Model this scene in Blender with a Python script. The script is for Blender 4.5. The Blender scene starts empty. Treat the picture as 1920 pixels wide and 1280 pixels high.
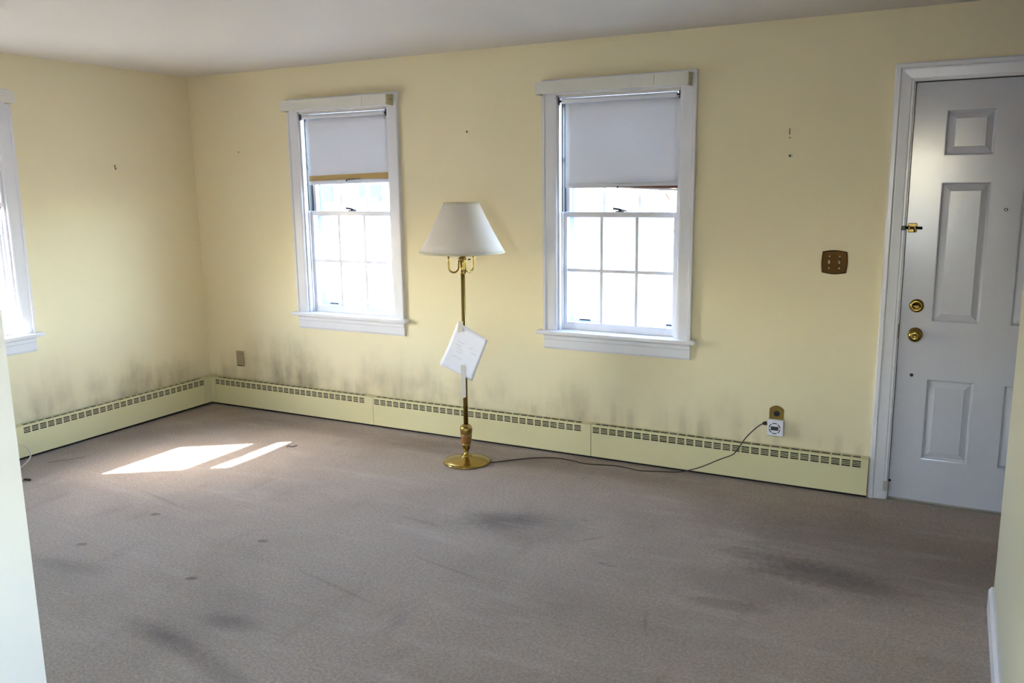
import bpy, bmesh, math, random
from mathutils import Vector, Matrix

random.seed(7)
S = bpy.context.scene
COL = S.collection
PI = math.pi

# ------------------------------------------------------------------ camera
fw = Vector((-0.4549461, 0.87206554, -0.18034895))
rt = Vector((0.88757018, 0.46051084, -0.01220391))
up = Vector((-0.07241003, 0.16562447, 0.98352698))
cd = bpy.data.cameras.new('camera')
cam = bpy.data.objects.new('camera', cd)
COL.objects.link(cam)
M = Matrix((rt, up, -fw)).transposed().to_4x4()
M.translation = Vector((4.92121, -4.49979, 1.58296))
cam.matrix_world = M
cd.sensor_width = 36.0
cd.lens = 1590.112 / 1920 * 36.0
cd.clip_start = 0.02
cd.clip_end = 400
S.camera = cam

# ------------------------------------------------------------------ light
SUN = Vector((1.0, 0.70, -1.15)).normalized()
w = bpy.data.worlds.new('sky')
S.world = w
w.use_nodes = True
wn = w.node_tree
wn.nodes.clear()
wo = wn.nodes.new('ShaderNodeOutputWorld')
bg = wn.nodes.new('ShaderNodeBackground')
sky = wn.nodes.new('ShaderNodeTexSky')
sky.sky_type = 'NISHITA'
sky.sun_disc = False
sky.sun_elevation = math.asin(-SUN.z)
sky.sun_rotation = math.atan2(-SUN.x, -SUN.y)
sky.altitude = 50
sky.air_density = 1.0
sky.dust_density = 1.6
bg.inputs['Strength'].default_value = 1.0
wn.links.new(sky.outputs['Color'], bg.inputs['Color'])
wn.links.new(bg.outputs['Background'], wo.inputs['Surface'])

sd = bpy.data.lights.new('sun', 'SUN')
sd.energy = 7.5
sd.angle = math.radians(0.7)
sd.color = (1.0, 0.97, 0.93)
sun = bpy.data.objects.new('sun', sd)
COL.objects.link(sun)
sun.rotation_euler = SUN.to_track_quat('-Z', 'Y').to_euler()

vs = S.view_settings
vs.view_transform = 'Standard'
vs.look = 'None'
vs.gamma = 1.0
vs.use_curve_mapping = False
vs.exposure = 2.88

# ------------------------------------------------------------------ materials
def lin(c):
    return tuple((x / 255 / 12.92) if x / 255 <= 0.04045 else ((x / 255 + 0.055) / 1.055) ** 2.4 for x in c) + (1.0,)

class NT:
    """tiny node-graph helper"""
    def __init__(s, mat):
        s.t = mat.node_tree
    def n(s, typ, **k):
        nd = s.t.nodes.new(typ)
        for a, b in k.items():
            setattr(nd, a, b)
        return nd
    def l(s, a, b):
        s.t.links.new(a, b)
    def put(s, v, sock):
        if isinstance(v, (int, float)):
            sock.default_value = v
        elif isinstance(v, tuple):
            sock.default_value = v
        else:
            s.l(v, sock)
    def m(s, op, a, b=0.0, c=None, clamp=False):
        nd = s.n('ShaderNodeMath', operation=op, use_clamp=clamp)
        s.put(a, nd.inputs[0]); s.put(b, nd.inputs[1])
        if c is not None:
            s.put(c, nd.inputs[2])
        return nd.outputs[0]
    def ramp(s, v, a, b, lo=0.0, hi=1.0):
        nd = s.n('ShaderNodeMapRange', interpolation_type='SMOOTHSTEP')
        s.put(v, nd.inputs[0])
        for i, x in enumerate((a, b, lo, hi)):
            nd.inputs[i + 1].default_value = x
        return nd.outputs[0]
    def mix(s, f, a, b):
        nd = s.n('ShaderNodeMix', data_type='RGBA')
        s.put(f, nd.inputs['Factor']); s.put(a, nd.inputs['A']); s.put(b, nd.inputs['B'])
        return nd.outputs['Result']
    def pos(s):
        g = s.n('ShaderNodeNewGeometry')
        x = s.n('ShaderNodeSeparateXYZ')
        s.l(g.outputs['Position'], x.inputs[0])
        return g.outputs['Position'], x.outputs[0], x.outputs[1], x.outputs[2]
    def noise(s, vec, scale, detail=2.0, rough=0.5, stretch=None):
        if stretch:
            mp = s.n('ShaderNodeMapping')
            s.l(vec, mp.inputs['Vector'])
            mp.inputs['Scale'].default_value = stretch
            vec = mp.outputs[0]
        nd = s.n('ShaderNodeTexNoise')
        s.l(vec, nd.inputs['Vector'])
        nd.inputs['Scale'].default_value = scale
        nd.inputs['Detail'].default_value = detail
        nd.inputs['Roughness'].default_value = rough
        return nd.outputs['Fac']
    def bump(s, h, strength, dist, bsdf):
        nd = s.n('ShaderNodeBump')
        nd.inputs['Strength'].default_value = strength
        nd.inputs['Distance'].default_value = dist
        s.l(h, nd.inputs['Height'])
        s.l(nd.outputs[0], bsdf.inputs['Normal'])

def mat(name, rgb, rough=0.5, metal=0.0, spec=0.5, var=0.04, vscale=6.0, bump=0.0, bscale=200.0):
    """principled paint with a slight procedural colour variation"""
    m = bpy.data.materials.new(name)
    m.use_nodes = True
    T = NT(m)
    b = m.node_tree.nodes['Principled BSDF']
    c = lin(rgb)
    p = T.pos()[0]
    f = T.noise(p, vscale, 3)
    dark = tuple(x * (1 - 2 * var) for x in c[:3]) + (1,)
    lite = tuple(min(1, x * (1 + var)) for x in c[:3]) + (1,)
    T.l(T.mix(f, dark, lite), b.inputs['Base Color'])
    b.inputs['Roughness'].default_value = rough
    b.inputs['Metallic'].default_value = metal
    b.inputs['Specular IOR Level'].default_value = spec
    if bump:
        T.bump(T.noise(p, bscale, 2), bump, 0.002, b)
    return m

MAT = {}
MAT['white'] = mat('white_gloss_paint', (232, 230, 234), 0.24, var=0.03)
MAT['door_paint'] = mat('door_gloss_paint', (202, 201, 208), 0.16, spec=0.7, var=0.03, bump=0.12, bscale=50)
MAT['cornice'] = mat('cream_white_paint', (226, 222, 210), 0.5, var=0.04)
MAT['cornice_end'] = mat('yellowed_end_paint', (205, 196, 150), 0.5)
MAT['heater'] = mat('cream_heater_enamel', (222, 213, 166), 0.35, var=0.03, vscale=3)
MAT['heater_shade'] = mat('heater_inside_shade', (26, 22, 18), 0.8)  # near-black colour that paints the shade inside and under the heaters
MAT['ceiling'] = mat('ceiling_paint', (222, 214, 203), 0.7, var=0.02, vscale=2)
MAT['nearwall'] = mat('pale_white_wall_paint', (244, 236, 222), 0.6, var=0.02)
MAT['partition_dark'] = mat('darkened_partition_paint', (200, 193, 168), 0.6, var=0.02, vscale=2)  # darker, greyer base colour than the yellow walls, for the partition alone
MAT['bronze'] = mat('dark_bronze', (40, 32, 28), 0.4, metal=0.15)
MAT['black'] = mat('black_rubber', (20, 18, 18), 0.5)
MAT['cord'] = mat('brown_cord', (48, 30, 22), 0.5)
MAT['paper'] = mat('white_paper', (238, 236, 244), 0.7, var=0.02, vscale=20)
MAT['paper_back'] = mat('cream_paper', (214, 206, 170), 0.7)
MAT['pencil'] = mat('faint_pencil', (176, 172, 184), 0.8)
MAT['tape'] = mat('masking_tape', (206, 198, 184), 0.55)
MAT['timer'] = mat('timer_white_plastic', (236, 234, 240), 0.4, var=0.01)
MAT['lcd'] = mat('lcd_grey', (70, 74, 68), 0.25)
MAT['navy'] = mat('navy_button', (34, 32, 52), 0.4)
MAT['plate'] = mat('painted_plate', (168, 152, 116), 0.5)
MAT['plate_dark'] = mat('painted_plate_dark', (90, 74, 46), 0.6)  # darker brown for the slot at the foot of the jack cover
MAT['tan'] = mat('tan_shade_slat', (196, 164, 98), 0.6, var=0.08, vscale=12)
MAT['rust'] = mat('brown_wood_slat', (122, 62, 32), 0.6, var=0.1, vscale=20)
MAT['storm'] = mat('storm_frame_enamel', (190, 200, 220), 0.4)
MAT['track_gap_shade'] = mat('dark_track_and_gap_shade', (24, 24, 27), 0.5)  # window track colour, also used as painted shade in the door gaps
MAT['spackle'] = mat('white_spackle', (226, 224, 214), 0.8)
MAT['cable'] = mat('cream_cable', (222, 208, 190), 0.45)
MAT['bare_wood'] = mat('bare_wood', (120, 74, 48), 0.7, var=0.1, vscale=40)
MAT['copper'] = mat('worn_hinge_metal', (186, 176, 162), 0.4, metal=0.4, var=0.1, vscale=80)
MAT['chrome'] = mat('nickel', (206, 200, 186), 0.18, metal=1.0)
MAT['ground'] = mat('pale_ground', (132, 131, 126), 0.9, var=0.05, vscale=0.4)
MAT['siding'] = mat('blue_grey_siding', (112, 122, 142), 0.7)
MAT['roof'] = mat('grey_shingle', (120, 118, 124), 0.9, var=0.1)
MAT['housewin'] = mat('dark_house_glass', (28, 38, 62), 0.6, spec=0.2)
MAT['bark'] = mat('bare_bark', (150, 120, 108), 0.9, var=0.1)
MAT['threshold'] = mat('grey_threshold', (122, 116, 104), 0.5)
MAT['bulb'] = mat('frosted_bulb', (240, 238, 230), 0.3)

def brass(name, rgb, rough):
    m = mat(name, rgb, rough, metal=1.0, var=0.03, vscale=30)
    return m
MAT['brass'] = brass('polished_brass', (158, 134, 72), 0.2)
MAT['brass_sat'] = brass('satin_brass', (150, 124, 68), 0.34)
MAT['brass_dark'] = brass('dark_reflection_brass', (62, 44, 22), 0.22)  # darkened colour stands in for the dim room reflected in the brass
MAT['stem_wood'] = mat('amber_turned_wood', (150, 104, 52), 0.22, var=0.12, vscale=50)

def wall_material(name, soot_axis):
    """yellow paint; soot streaks rise from the heater along the bottom (z 0.2 .. 0.6)"""
    m = bpy.data.materials.new(name); m.use_nodes = True
    T = NT(m); b = m.node_tree.nodes['Principled BSDF']
    p, x, y, z = T.pos()
    base = T.mix(T.noise(p, 1.6, 3), lin((234, 220, 182)), lin((242, 229, 191)))
    if soot_axis:
        along = x if soot_axis == 'x' else y
        cv = T.n('ShaderNodeCombineXYZ')
        T.l(along, cv.inputs[0]); T.l(T.m('MULTIPLY', z, 0.18), cv.inputs[2])
        streak = T.noise(cv.outputs[0], 13.0, 2, 0.5)
        broad = T.noise(cv.outputs[0], 1.9, 2)
        cloud = T.noise(p, 5.0, 3, 0.55)
        hgt = T.m('ADD', 0.20, T.m('MULTIPLY', T.ramp(broad, 0.35, 0.65), 0.20))
        hgt = T.m('ADD', hgt, T.m('MULTIPLY', T.m('SUBTRACT', streak, 0.5), 0.14))
        hgt = T.m('ADD', hgt, T.m('MULTIPLY', T.m('SUBTRACT', cloud, 0.5), 0.16))
        # normalised height above the heater
        t = T.m('DIVIDE', T.m('SUBTRACT', z, 0.2), hgt)
        fall = T.ramp(t, -0.1, 1.15, 1.0, 0.0)
        amt = T.m('MULTIPLY', fall, T.ramp(streak, 0.3, 0.7, 0.6, 1.0))
        amt = T.m('MULTIPLY', amt, T.ramp(cloud, 0.3, 0.7, 0.55, 1.0))
        amt = T.m('MULTIPLY', amt, T.ramp(broad, 0.32, 0.62, 0.35, 1.0))
        if soot_axis == 'x':
            amt = T.m('MULTIPLY', amt, T.ramp(x, 0.05, 0.16, 0.15, 1.0))
            amt = T.m('MULTIPLY', amt, T.ramp(x, 3.6, 4.5, 1.0, 0.12))
            amt = T.m('MULTIPLY', amt, T.ramp(x, 1.2, 2.4, 1.0, 0.8))
        else:
            amt = T.m('MULTIPLY', amt, T.ramp(y, -1.4, -0.5, 0.6, 1.25))
            amt = T.m('MULTIPLY', amt, T.ramp(y, -0.12, -0.02, 1.0, 0.3))
        # the dust line of the slots: short evenly spaced smudges just above the grille
        fz = T.m('ABSOLUTE', T.m('SUBTRACT', T.m('FRACT', T.m('DIVIDE', along, 0.1026)), 0.5))
        smud = T.m('MULTIPLY', T.ramp(fz, 0.08, 0.3, 1.0, 0.0), T.ramp(z, 0.22, 0.40, 1.0, 0.0))
        smud = T.m('MULTIPLY', smud, T.ramp(cloud, 0.4, 0.65, 0.0, 0.16))
        amt = T.m('ADD', T.m('MULTIPLY', amt, 0.76), T.m('MULTIPLY', smud, T.ramp(t, 0.6, 1.6, 1.0, 0.0)), clamp=True)
        base = T.mix(amt, base, lin((116, 102, 74)))
    T.l(base, b.inputs['Base Color'])
    b.inputs['Roughness'].default_value = 0.55
    b.inputs['Specular IOR Level'].default_value = 0.35
    T.bump(T.noise(p, 90, 3), 0.12, 0.002, b)
    return m
MAT['wall_back'] = wall_material('yellow_wall_paint_back', 'x')
MAT['wall_left'] = wall_material('yellow_wall_paint_left', 'y')
MAT['wall'] = wall_material('yellow_wall_paint', None)

def carpet_material():
    m = bpy.data.materials.new('worn_beige_carpet'); m.use_nodes = True
    T = NT(m); b = m.node_tree.nodes['Principled BSDF']
    p, x, y, z = T.pos()
    fine = T.noise(p, 260, 3, 0.7)
    mid = T.noise(p, 34, 4, 0.6)
    brd = T.noise(p, 1.5, 4, 0.55)
    col = T.mix(T.ramp(fine, 0.25, 0.75), lin((140, 123, 110)), lin((202, 184, 166)))
    g2 = T.noise(p, 75, 3, 0.75)
    col = T.mix(T.ramp(g2, 0.35, 0.65, 0.34, 0.0), col, lin((96, 84, 76)))
    # tracked-in traffic dirt, along the way from the door, plus other darker areas
    ca, sa = math.cos(0.42), math.sin(0.42)
    streak = T.noise(p, 3.0, 4, 0.6, stretch=(0.9, 3.2, 1))
    def ell(cx, cy, rx, ry, rot, soft=0.35, wob=0.55):
        dx = T.m('SUBTRACT', x, cx); dy = T.m('SUBTRACT', y, cy)
        c, s_ = math.cos(rot), math.sin(rot)
        u = T.m('DIVIDE', T.m('ADD', T.m('MULTIPLY', dx, c), T.m('MULTIPLY', dy, s_)), rx)
        v = T.m('DIVIDE', T.m('SUBTRACT', T.m('MULTIPLY', dy, c), T.m('MULTIPLY', dx, s_)), ry)
        d = T.m('SQRT', T.m('ADD', T.m('MULTIPLY', u, u), T.m('MULTIPLY', v, v)))
        if wob:
            d = T.m('ADD', d, T.m('MULTIPLY', T.m('SUBTRACT', mid, 0.5), wob))
            d = T.m('ADD', d, T.m('MULTIPLY', T.m('SUBTRACT', streak, 0.5), wob * 1.6))
        return T.ramp(d, soft, 1.0, 1.0, 0.0)
    dirt = T.m('MULTIPLY', T.ramp(brd, 0.42, 0.75), 0.22)
    def add(mask, k):
        nonlocal dirt
        dirt = T.m('ADD', dirt, T.m('MULTIPLY', mask, k))
    add(ell(3.10, -1.09, 0.26, 0.16, 0.3, 0.1), 0.5)
    add(ell(3.22, -1.12, 0.42, 0.26, 0.2, 0.3), 0.28)
    add(ell(4.52, -1.04, 0.46, 0.17, -0.05, 0.1), 0.5)
    add(ell(4.28, -1.28, 0.38, 0.2, 0.0, 0.3), 0.30)
    add(ell(4.25, -1.46, 0.22, 0.06, 0.15, 0.3), 0.35)
    add(ell(4.75, -0.75, 1.0, 0.62, -0.1, 0.3), 0.4)
    add(ell(2.50, -2.585, 0.34, 0.085, -0.1, 0.05), 0.46)
    add(ell(2.63, -2.40, 0.20, 0.08, 0.2, 0.05), 0.4)
    add(ell(2.86, -2.665, 0.32, 0.07, -0.2, 0.1), 0.34)
    add(ell(1.62, -2.36, 0.34, 0.09, 0.1, 0.05), 0.28)
    for a_ in ((2.79, -2.0, 0.36, 0.016, -0.22), (3.12, -1.66, 0.28, 0.014, -0.2), (4.01, -1.72, 0.11, 0.014, -1.25), (1.35, -1.62, 0.3, 0.016, -0.2), (2.72, -1.28, 0.2, 0.016, -0.1), (3.55, -1.12, 0.10, 0.02, 0.8)):
        add(ell(*a_, 0.2, 0.4), 0.22)
    add(ell(3.9, -1.75, 0.7, 0.25, 0.1, 0.2), 0.16)
    add(ell(0.45, -0.6, 0.9, 0.22, 0.9, 0.2), 0.2)
    add(ell(2.2, -0.24, 2.4, 0.18, 0.0, 0.3), 0.3)  # darker band on the carpet along the foot of the back heaters
    # furniture dents
    for cx, cy in ((1.492, -1.783), (1.486, -2.183), (2.211, -1.793), (2.214, -2.209)):
        add(ell(cx, cy, 0.034, 0.022, 0.5, 0.5, 0.2), 0.55)
    for cx, cy in ((4.161, -0.926), (4.20, -0.92), (3.69, -1.334), (3.73, -1.34), (0.85, -1.5), (3.44, -0.93)):
        add(ell(cx, cy, 0.035, 0.012, 0.3, 0.4, 0.3), 0.3)
    dirt = T.m('MULTIPLY', dirt, T.ramp(streak, 0.25, 0.7, 0.75, 1.2), clamp=True)
    col = T.mix(T.m('MULTIPLY', dirt, 0.92), col, lin((84, 70, 62)))
    # pale vacuum / crease lines
    wv = T.noise(p, 5.0, 4, 0.65, stretch=(0.3, 1.5, 1))
    col = T.mix(T.ramp(wv, 0.5, 0.8, 0.0, 0.2), col, lin((214, 202, 194)))
    wd = T.noise(p, 3.4, 4, 0.65, stretch=(2.0, 0.6, 1))
    col = T.mix(T.ramp(wd, 0.55, 0.8, 0.0, 0.30), col, lin((104, 92, 84)))
    T.l(col, b.inputs['Base Color'])
    b.inputs['Roughness'].default_value = 0.95
    b.inputs['Specular IOR Level'].default_value = 0.1
    b.inputs['Sheen Weight'].default_value = 0.15
    T.bump(T.m('ADD', fine, T.m('MULTIPLY', mid, 0.6)), 0.55, 0.006, b)
    return m
MAT['carpet'] = carpet_material()

def glass_material():
    m = bpy.data.materials.new('window_glass'); m.use_nodes = True
    t = m.node_tree; t.nodes.clear()
    o = t.nodes.new('ShaderNodeOutputMaterial')
    mx = t.nodes.new('ShaderNodeMixShader')
    tr = t.nodes.new('ShaderNodeBsdfTransparent')
    tr.inputs[0].default_value = (0.97, 0.985, 0.985, 1)
    gl = t.nodes.new('ShaderNodeBsdfGlossy')
    gl.inputs['Roughness'].default_value = 0.02
    lw = t.nodes.new('ShaderNodeLayerWeight')
    lw.inputs['Blend'].default_value = 0.5
    pw = t.nodes.new('ShaderNodeMath'); pw.operation = 'POWER'; pw.inputs[1].default_value = 4.0
    fr = t.nodes.new('ShaderNodeMath'); fr.operation = 'MULTIPLY_ADD'; fr.inputs[1].default_value = 0.6; fr.inputs[2].default_value = 0.03
    t.links.new(lw.outputs['Facing'], pw.inputs[0])
    t.links.new(pw.outputs[0], fr.inputs[0])
    t.links.new(fr.outputs[0], mx.inputs[0])
    t.links.new(tr.outputs[0], mx.inputs[1])
    t.links.new(gl.outputs[0], mx.inputs[2])
    t.links.new(mx.outputs[0], o.inputs[0])
    return m
MAT['glass'] = glass_material()

def fabric_material(name, rgb, trans, pleat=0.0, angle=False):
    m = bpy.data.materials.new(name); m.use_nodes = True
    t = m.node_tree; T = NT(m)
    b = t.nodes['Principled BSDF']; o = t.nodes['Material Output']
    p, x, y, z = T.pos()
    c = lin(rgb)
    n1 = T.noise(p, 5, 4)
    col = T.mix(n1, tuple(v * 0.93 for v in c[:3]) + (1,), c)
    T.l(col, b.inputs['Base Color'])
    b.inputs['Roughness'].default_value = 0.8
    b.inputs['Specular IOR Level'].default_value = 0.2
    tl = t.nodes.new('ShaderNodeBsdfTranslucent')
    T.l(col, tl.inputs['Color'])
    mx = t.nodes.new('ShaderNodeMixShader')
    mx.inputs[0].default_value = trans
    T.l(b.outputs[0], mx.inputs[1]); T.l(tl.outputs[0], mx.inputs[2]); T.l(mx.outputs[0], o.inputs['Surface'])
    T.bump(T.noise(p, 300, 2), 0.2, 0.001, b)
    return m
MAT['shade_fabric'] = fabric_material('roller_shade_fabric', (236, 235, 240), 0.09)
MAT['lampshade'] = fabric_material('lampshade_linen', (247, 240, 232), 0.42)
MAT['lampshade_trim'] = fabric_material('lampshade_trim', (216, 206, 180), 0.05)

# ------------------------------------------------------------------ mesh helpers
class MB:
    def __init__(s):
        s.bm = bmesh.new()
    def box(s, x0, y0, z0, x1, y1, z1, bev=0.0):
        x0, x1 = min(x0, x1), max(x0, x1); y0, y1 = min(y0, y1), max(y0, y1); z0, z1 = min(z0, z1), max(z0, z1)
        v = [s.bm.verts.new(c) for c in ((x0, y0, z0), (x1, y0, z0), (x1, y1, z0), (x0, y1, z0), (x0, y0, z1), (x1, y0, z1), (x1, y1, z1), (x0, y1, z1))]
        f = [s.bm.faces.new([v[i] for i in q]) for q in ((0, 3, 2, 1), (4, 5, 6, 7), (0, 1, 5, 4), (1, 2, 6, 5), (2, 3, 7, 6), (3, 0, 4, 7))]
        if bev:
            ed = list({e for q in f for e in q.edges})
            bmesh.ops.bevel(s.bm, geom=ed, offset=bev, segments=2, affect='EDGES', profile=0.5)
        return s
    def prism(s, pts, depth_vec):
        """extrude a 3D polygon along a vector"""
        d = Vector(depth_vec)
        a = [s.bm.verts.new(Vector(q)) for q in pts]
        b = [s.bm.verts.new(Vector(q) + d) for q in pts]
        n = len(pts)
        s.bm.faces.new(a[::-1]); s.bm.faces.new(b)
        for i in range(n):
            s.bm.faces.new((a[i], a[(i + 1) % n], b[(i + 1) % n], b[i]))
        return s
    def lathe(s, prof, c=(0, 0, 0), axis='z', seg=40, cap=True):
        c = Vector(c); rings = []
        for r, h in prof:
            ring = []
            for i in range(seg):
                a = 2 * PI * i / seg
                if axis == 'z': q = Vector((r * math.cos(a), r * math.sin(a), h))
                else: q = Vector((r * math.cos(a), -h, r * math.sin(a)))   # axis y: h points into the room
                ring.append(s.bm.verts.new(c + q))
            rings.append(ring)
        for A, B in zip(rings[:-1], rings[1:]):
            for i in range(seg):
                f = s.bm.faces.new((A[i], A[(i + 1) % seg], B[(i + 1) % seg], B[i])); f.smooth = True
        if cap:
            s.bm.faces.new(rings[0][::-1]); s.bm.faces.new(rings[-1])
        return s
    def tube(s, pts, r, seg=10, smooth=True):
        pts = [Vector(q) for q in pts]
        n = len(pts); rings = []; ref = None
        for i in range(n):
            t = (pts[min(i + 1, n - 1)] - pts[max(i - 1, 0)]).normalized()
            if ref is None:
                ref = t.orthogonal().normalized()
            ref = (ref - t * ref.dot(t)).normalized()
            bn = t.cross(ref)
            rr = r[i] if isinstance(r, (list, tuple)) else r
            rings.append([s.bm.verts.new(pts[i] + (ref * math.cos(2 * PI * k / seg) + bn * math.sin(2 * PI * k / seg)) * rr) for k in range(seg)])
        for A, B in zip(rings[:-1], rings[1:]):
            for k in range(seg):
                f = s.bm.faces.new((A[k], A[(k + 1) % seg], B[(k + 1) % seg], B[k])); f.smooth = smooth
        s.bm.faces.new(rings[0][::-1]); s.bm.faces.new(rings[-1])
        return s
    def strip(s, prof, o, along, across, normal, L, m0=0.0, m1=0.0):
        """moulding: profile (u across, v out of the wall) swept along; m0/m1 = mitre slope at the ends"""
        o, al, ac, no = Vector(o), Vector(along), Vector(across), Vector(normal)
        A = [s.bm.verts.new(o + ac * u + no * v + al * (m0 * u)) for u, v in prof]
        B = [s.bm.verts.new(o + ac * u + no * v + al * (L + m1 * u)) for u, v in prof]
        n = len(prof)
        for i in range(n):
            s.bm.faces.new((A[i], A[(i + 1) % n], B[(i + 1) % n], B[i]))
        s.bm.faces.new(A[::-1]); s.bm.faces.new(B)
        return s
    def xf(s, mtx):
        bmesh.ops.transform(s.bm, matrix=mtx, verts=s.bm.verts)
        return s
    def build(s, name, material, parent=None, smooth=False):
        bmesh.ops.recalc_face_normals(s.bm, faces=s.bm.faces)
        me = bpy.data.meshes.new(name)
        s.bm.to_mesh(me); s.bm.free()
        if smooth:
            for q in me.polygons: q.use_smooth = True
        me.materials.append(MAT[material] if isinstance(material, str) else material)
        o = bpy.data.objects.new(name, me)
        COL.objects.link(o)
        if parent is not None:
            o.parent = parent
        return o

def thing(name, label=None, cat=None, loc=(0, 0, 0), group=None, kind=None):
    o = bpy.data.objects.new(name, None)
    COL.objects.link(o)
    o.location = loc
    o.empty_display_size = 0.05
    return tag(o, label, cat, group, kind)

def tag(o, label=None, cat=None, group=None, kind=None):
    if label: o['label'] = label
    if cat: o['category'] = cat
    if group: o['group'] = group
    if kind: o['kind'] = kind
    return o

def copy_tree(o, parent=None):
    c = o.copy(); COL.objects.link(c); c.parent = parent
    for ch in o.children:
        copy_tree(ch, c)
    return c

def catmull(pts, n=8):
    pts = [Vector(q) for q in pts]
    P = [pts[0] * 2 - pts[1]] + pts + [pts[-1] * 2 - pts[-2]]
    out = []
    for i in range(1, len(P) - 2):
        a, b, c, d = P[i - 1:i + 3]
        for k in range(n):
            t = k / n
            out.append(0.5 * ((2 * b) + (c - a) * t + (2 * a - 5 * b + 4 * c - d) * t * t + (-a + 3 * b - 3 * c + d) * t ** 3))
    out.append(pts[-1])
    return out

def wall_grid(axis, p0, p1, us, zs, holes):
    """wall slab between planes p0 (room side) and p1; holes = list of (u0,u1,z0,z1)"""
    mb = MB()
    us = sorted(set([round(u, 4) for u in us] + [round(v, 4) for h in holes for v in h[:2]]))
    zs = sorted(set([round(z, 4) for z in zs] + [round(v, 4) for h in holes for v in h[2:]]))
    V = {}
    def vert(p, u, z):
        k = (p, u, z)
        if k not in V:
            V[k] = mb.bm.verts.new((u, p, z) if axis == 'y' else (p, u, z))
        return V[k]
    def solid(i, j):
        if i < 0 or j < 0 or i >= len(us) - 1 or j >= len(zs) - 1: return False
        uc, zc = (us[i] + us[i + 1]) / 2, (zs[j] + zs[j + 1]) / 2
        return not any(h[0] < uc < h[1] and h[2] < zc < h[3] for h in holes)
    for i in range(len(us) - 1):
        for j in range(len(zs) - 1):
            if not solid(i, j): continue
            a, b, c, d = us[i], us[i + 1], zs[j], zs[j + 1]
            for p in (p0, p1):
                mb.bm.faces.new([vert(p, a, c), vert(p, b, c), vert(p, b, d), vert(p, a, d)])
            for di, dj, e in ((-1, 0, ((a, c), (a, d))), (1, 0, ((b, c), (b, d))), (0, -1, ((a, c), (b, c))), (0, 1, ((a, d), (b, d)))):
                if not solid(i + di, j + dj):
                    mb.bm.faces.new([vert(p0, *e[0]), vert(p0, *e[1]), vert(p1, *e[1]), vert(p1, *e[0])])
    return mb

# ------------------------------------------------------------------ room shell
H = 2.3677
NEARY = -7.2           # far wall of the room the photographer stands in
W1X, W2X = 0.9147, 2.7946
WW = 0.887             # casing outer width
ZS, ZT = 0.745, 2.164  # stool top, casing top
LWY = -1.337 - WW      # left window, local x runs towards +y
OP = (0.085, WW - 0.085, ZS - 0.02, 2.075)
DX0, DX1 = 4.705, 5.633
def hole(x): return (x + OP[0], x + OP[1], OP[2], OP[3])

def struct(name, mb, m, smooth=False):
    return tag(mb.build(name, m, None, smooth), kind='structure')

struct('floor', MB().box(-0.15, NEARY - 0.15, -0.12, 7.0, 0.16, 0.0), 'carpet')
struct('ceiling', MB().box(-0.15, NEARY - 0.15, H, 7.0, 0.16, H + 0.15), 'ceiling')
struct('wall_back', wall_grid('y', 0.0, 0.16, (-0.15, 7.0), (0.0, H), [hole(W1X), hole(W2X), (DX0, DX1, 0.0, 2.05)]), 'wall_back')
NW = -5.6
struct('wall_left', wall_grid('x', 0.0, -0.15, (NEARY - 0.15, 0.0), (0.0, H), [hole(LWY), hole(NW)]), 'wall_left')
NXS = (4.0,)
FILL_RYS = (-3.75, -4.85)  # unseen right-hand windows, added to brighten the wall with the opening
struct('wall_near', wall_grid('y', NEARY, NEARY - 0.15, (0.0, 7.0), (0.0, H), [hole(q) for q in NXS]), 'nearwall')
struct('wall_right', wall_grid('x', 6.6, 6.75, (NEARY - 0.15, 0.0), (0.0, H), [(q - WW + 0.085, q - 0.085, OP[2], OP[3]) for q in FILL_RYS]), 'nearwall')
struct('wall_partition', MB().box(5.145, -3.42, 0.0, 5.265, -1.0503, H), 'partition_dark')
struct('baseboard_right', MB().strip([(0, 0), (0.092, 0), (0.092, 0.008), (0.078, 0.018), (0, 0.018)], (5.145, -3.28, 0.0), (0, 1, 0), (0, 0, 1), (-1, 0, 0), 2.21), 'white')

# wall with the round-shouldered opening the photographer looks through
ARC = [(2.94, 0.0), (2.94, 1.64)]
for i in range(1, 13):
    a = PI - (PI / 2) * i / 12
    ARC.append((2.94 + 0.47 + 0.47 * math.cos(a), 1.64 + 0.47 * math.sin(a)))
for i in range(0, 13):
    a = PI / 2 - (PI / 2) * i / 12
    ARC.append((5.145 - 0.47 + 0.47 * math.cos(a), 1.64 + 0.47 * math.sin(a)))
mb = MB().box(0.0, -3.42, 0.0, 2.94, -3.30, H)
for (xa, za), (xb, zb_) in zip(ARC[1:-1], ARC[2:]):
    if xb - xa > 1e-5:
        mb.prism([(xa, -3.42, za), (xb, -3.42, zb_), (xb, -3.42, H), (xa, -3.42, H)], (0, 0.12, 0))
mb.box(5.265, -3.42, 0.0, 6.6, -3.30, H)
struct('wall_opening', mb, 'nearwall')

# outside
struct('ground_outside', MB().box(-90, -60, -0.5, 60, 90, -0.42), 'ground')

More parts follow.
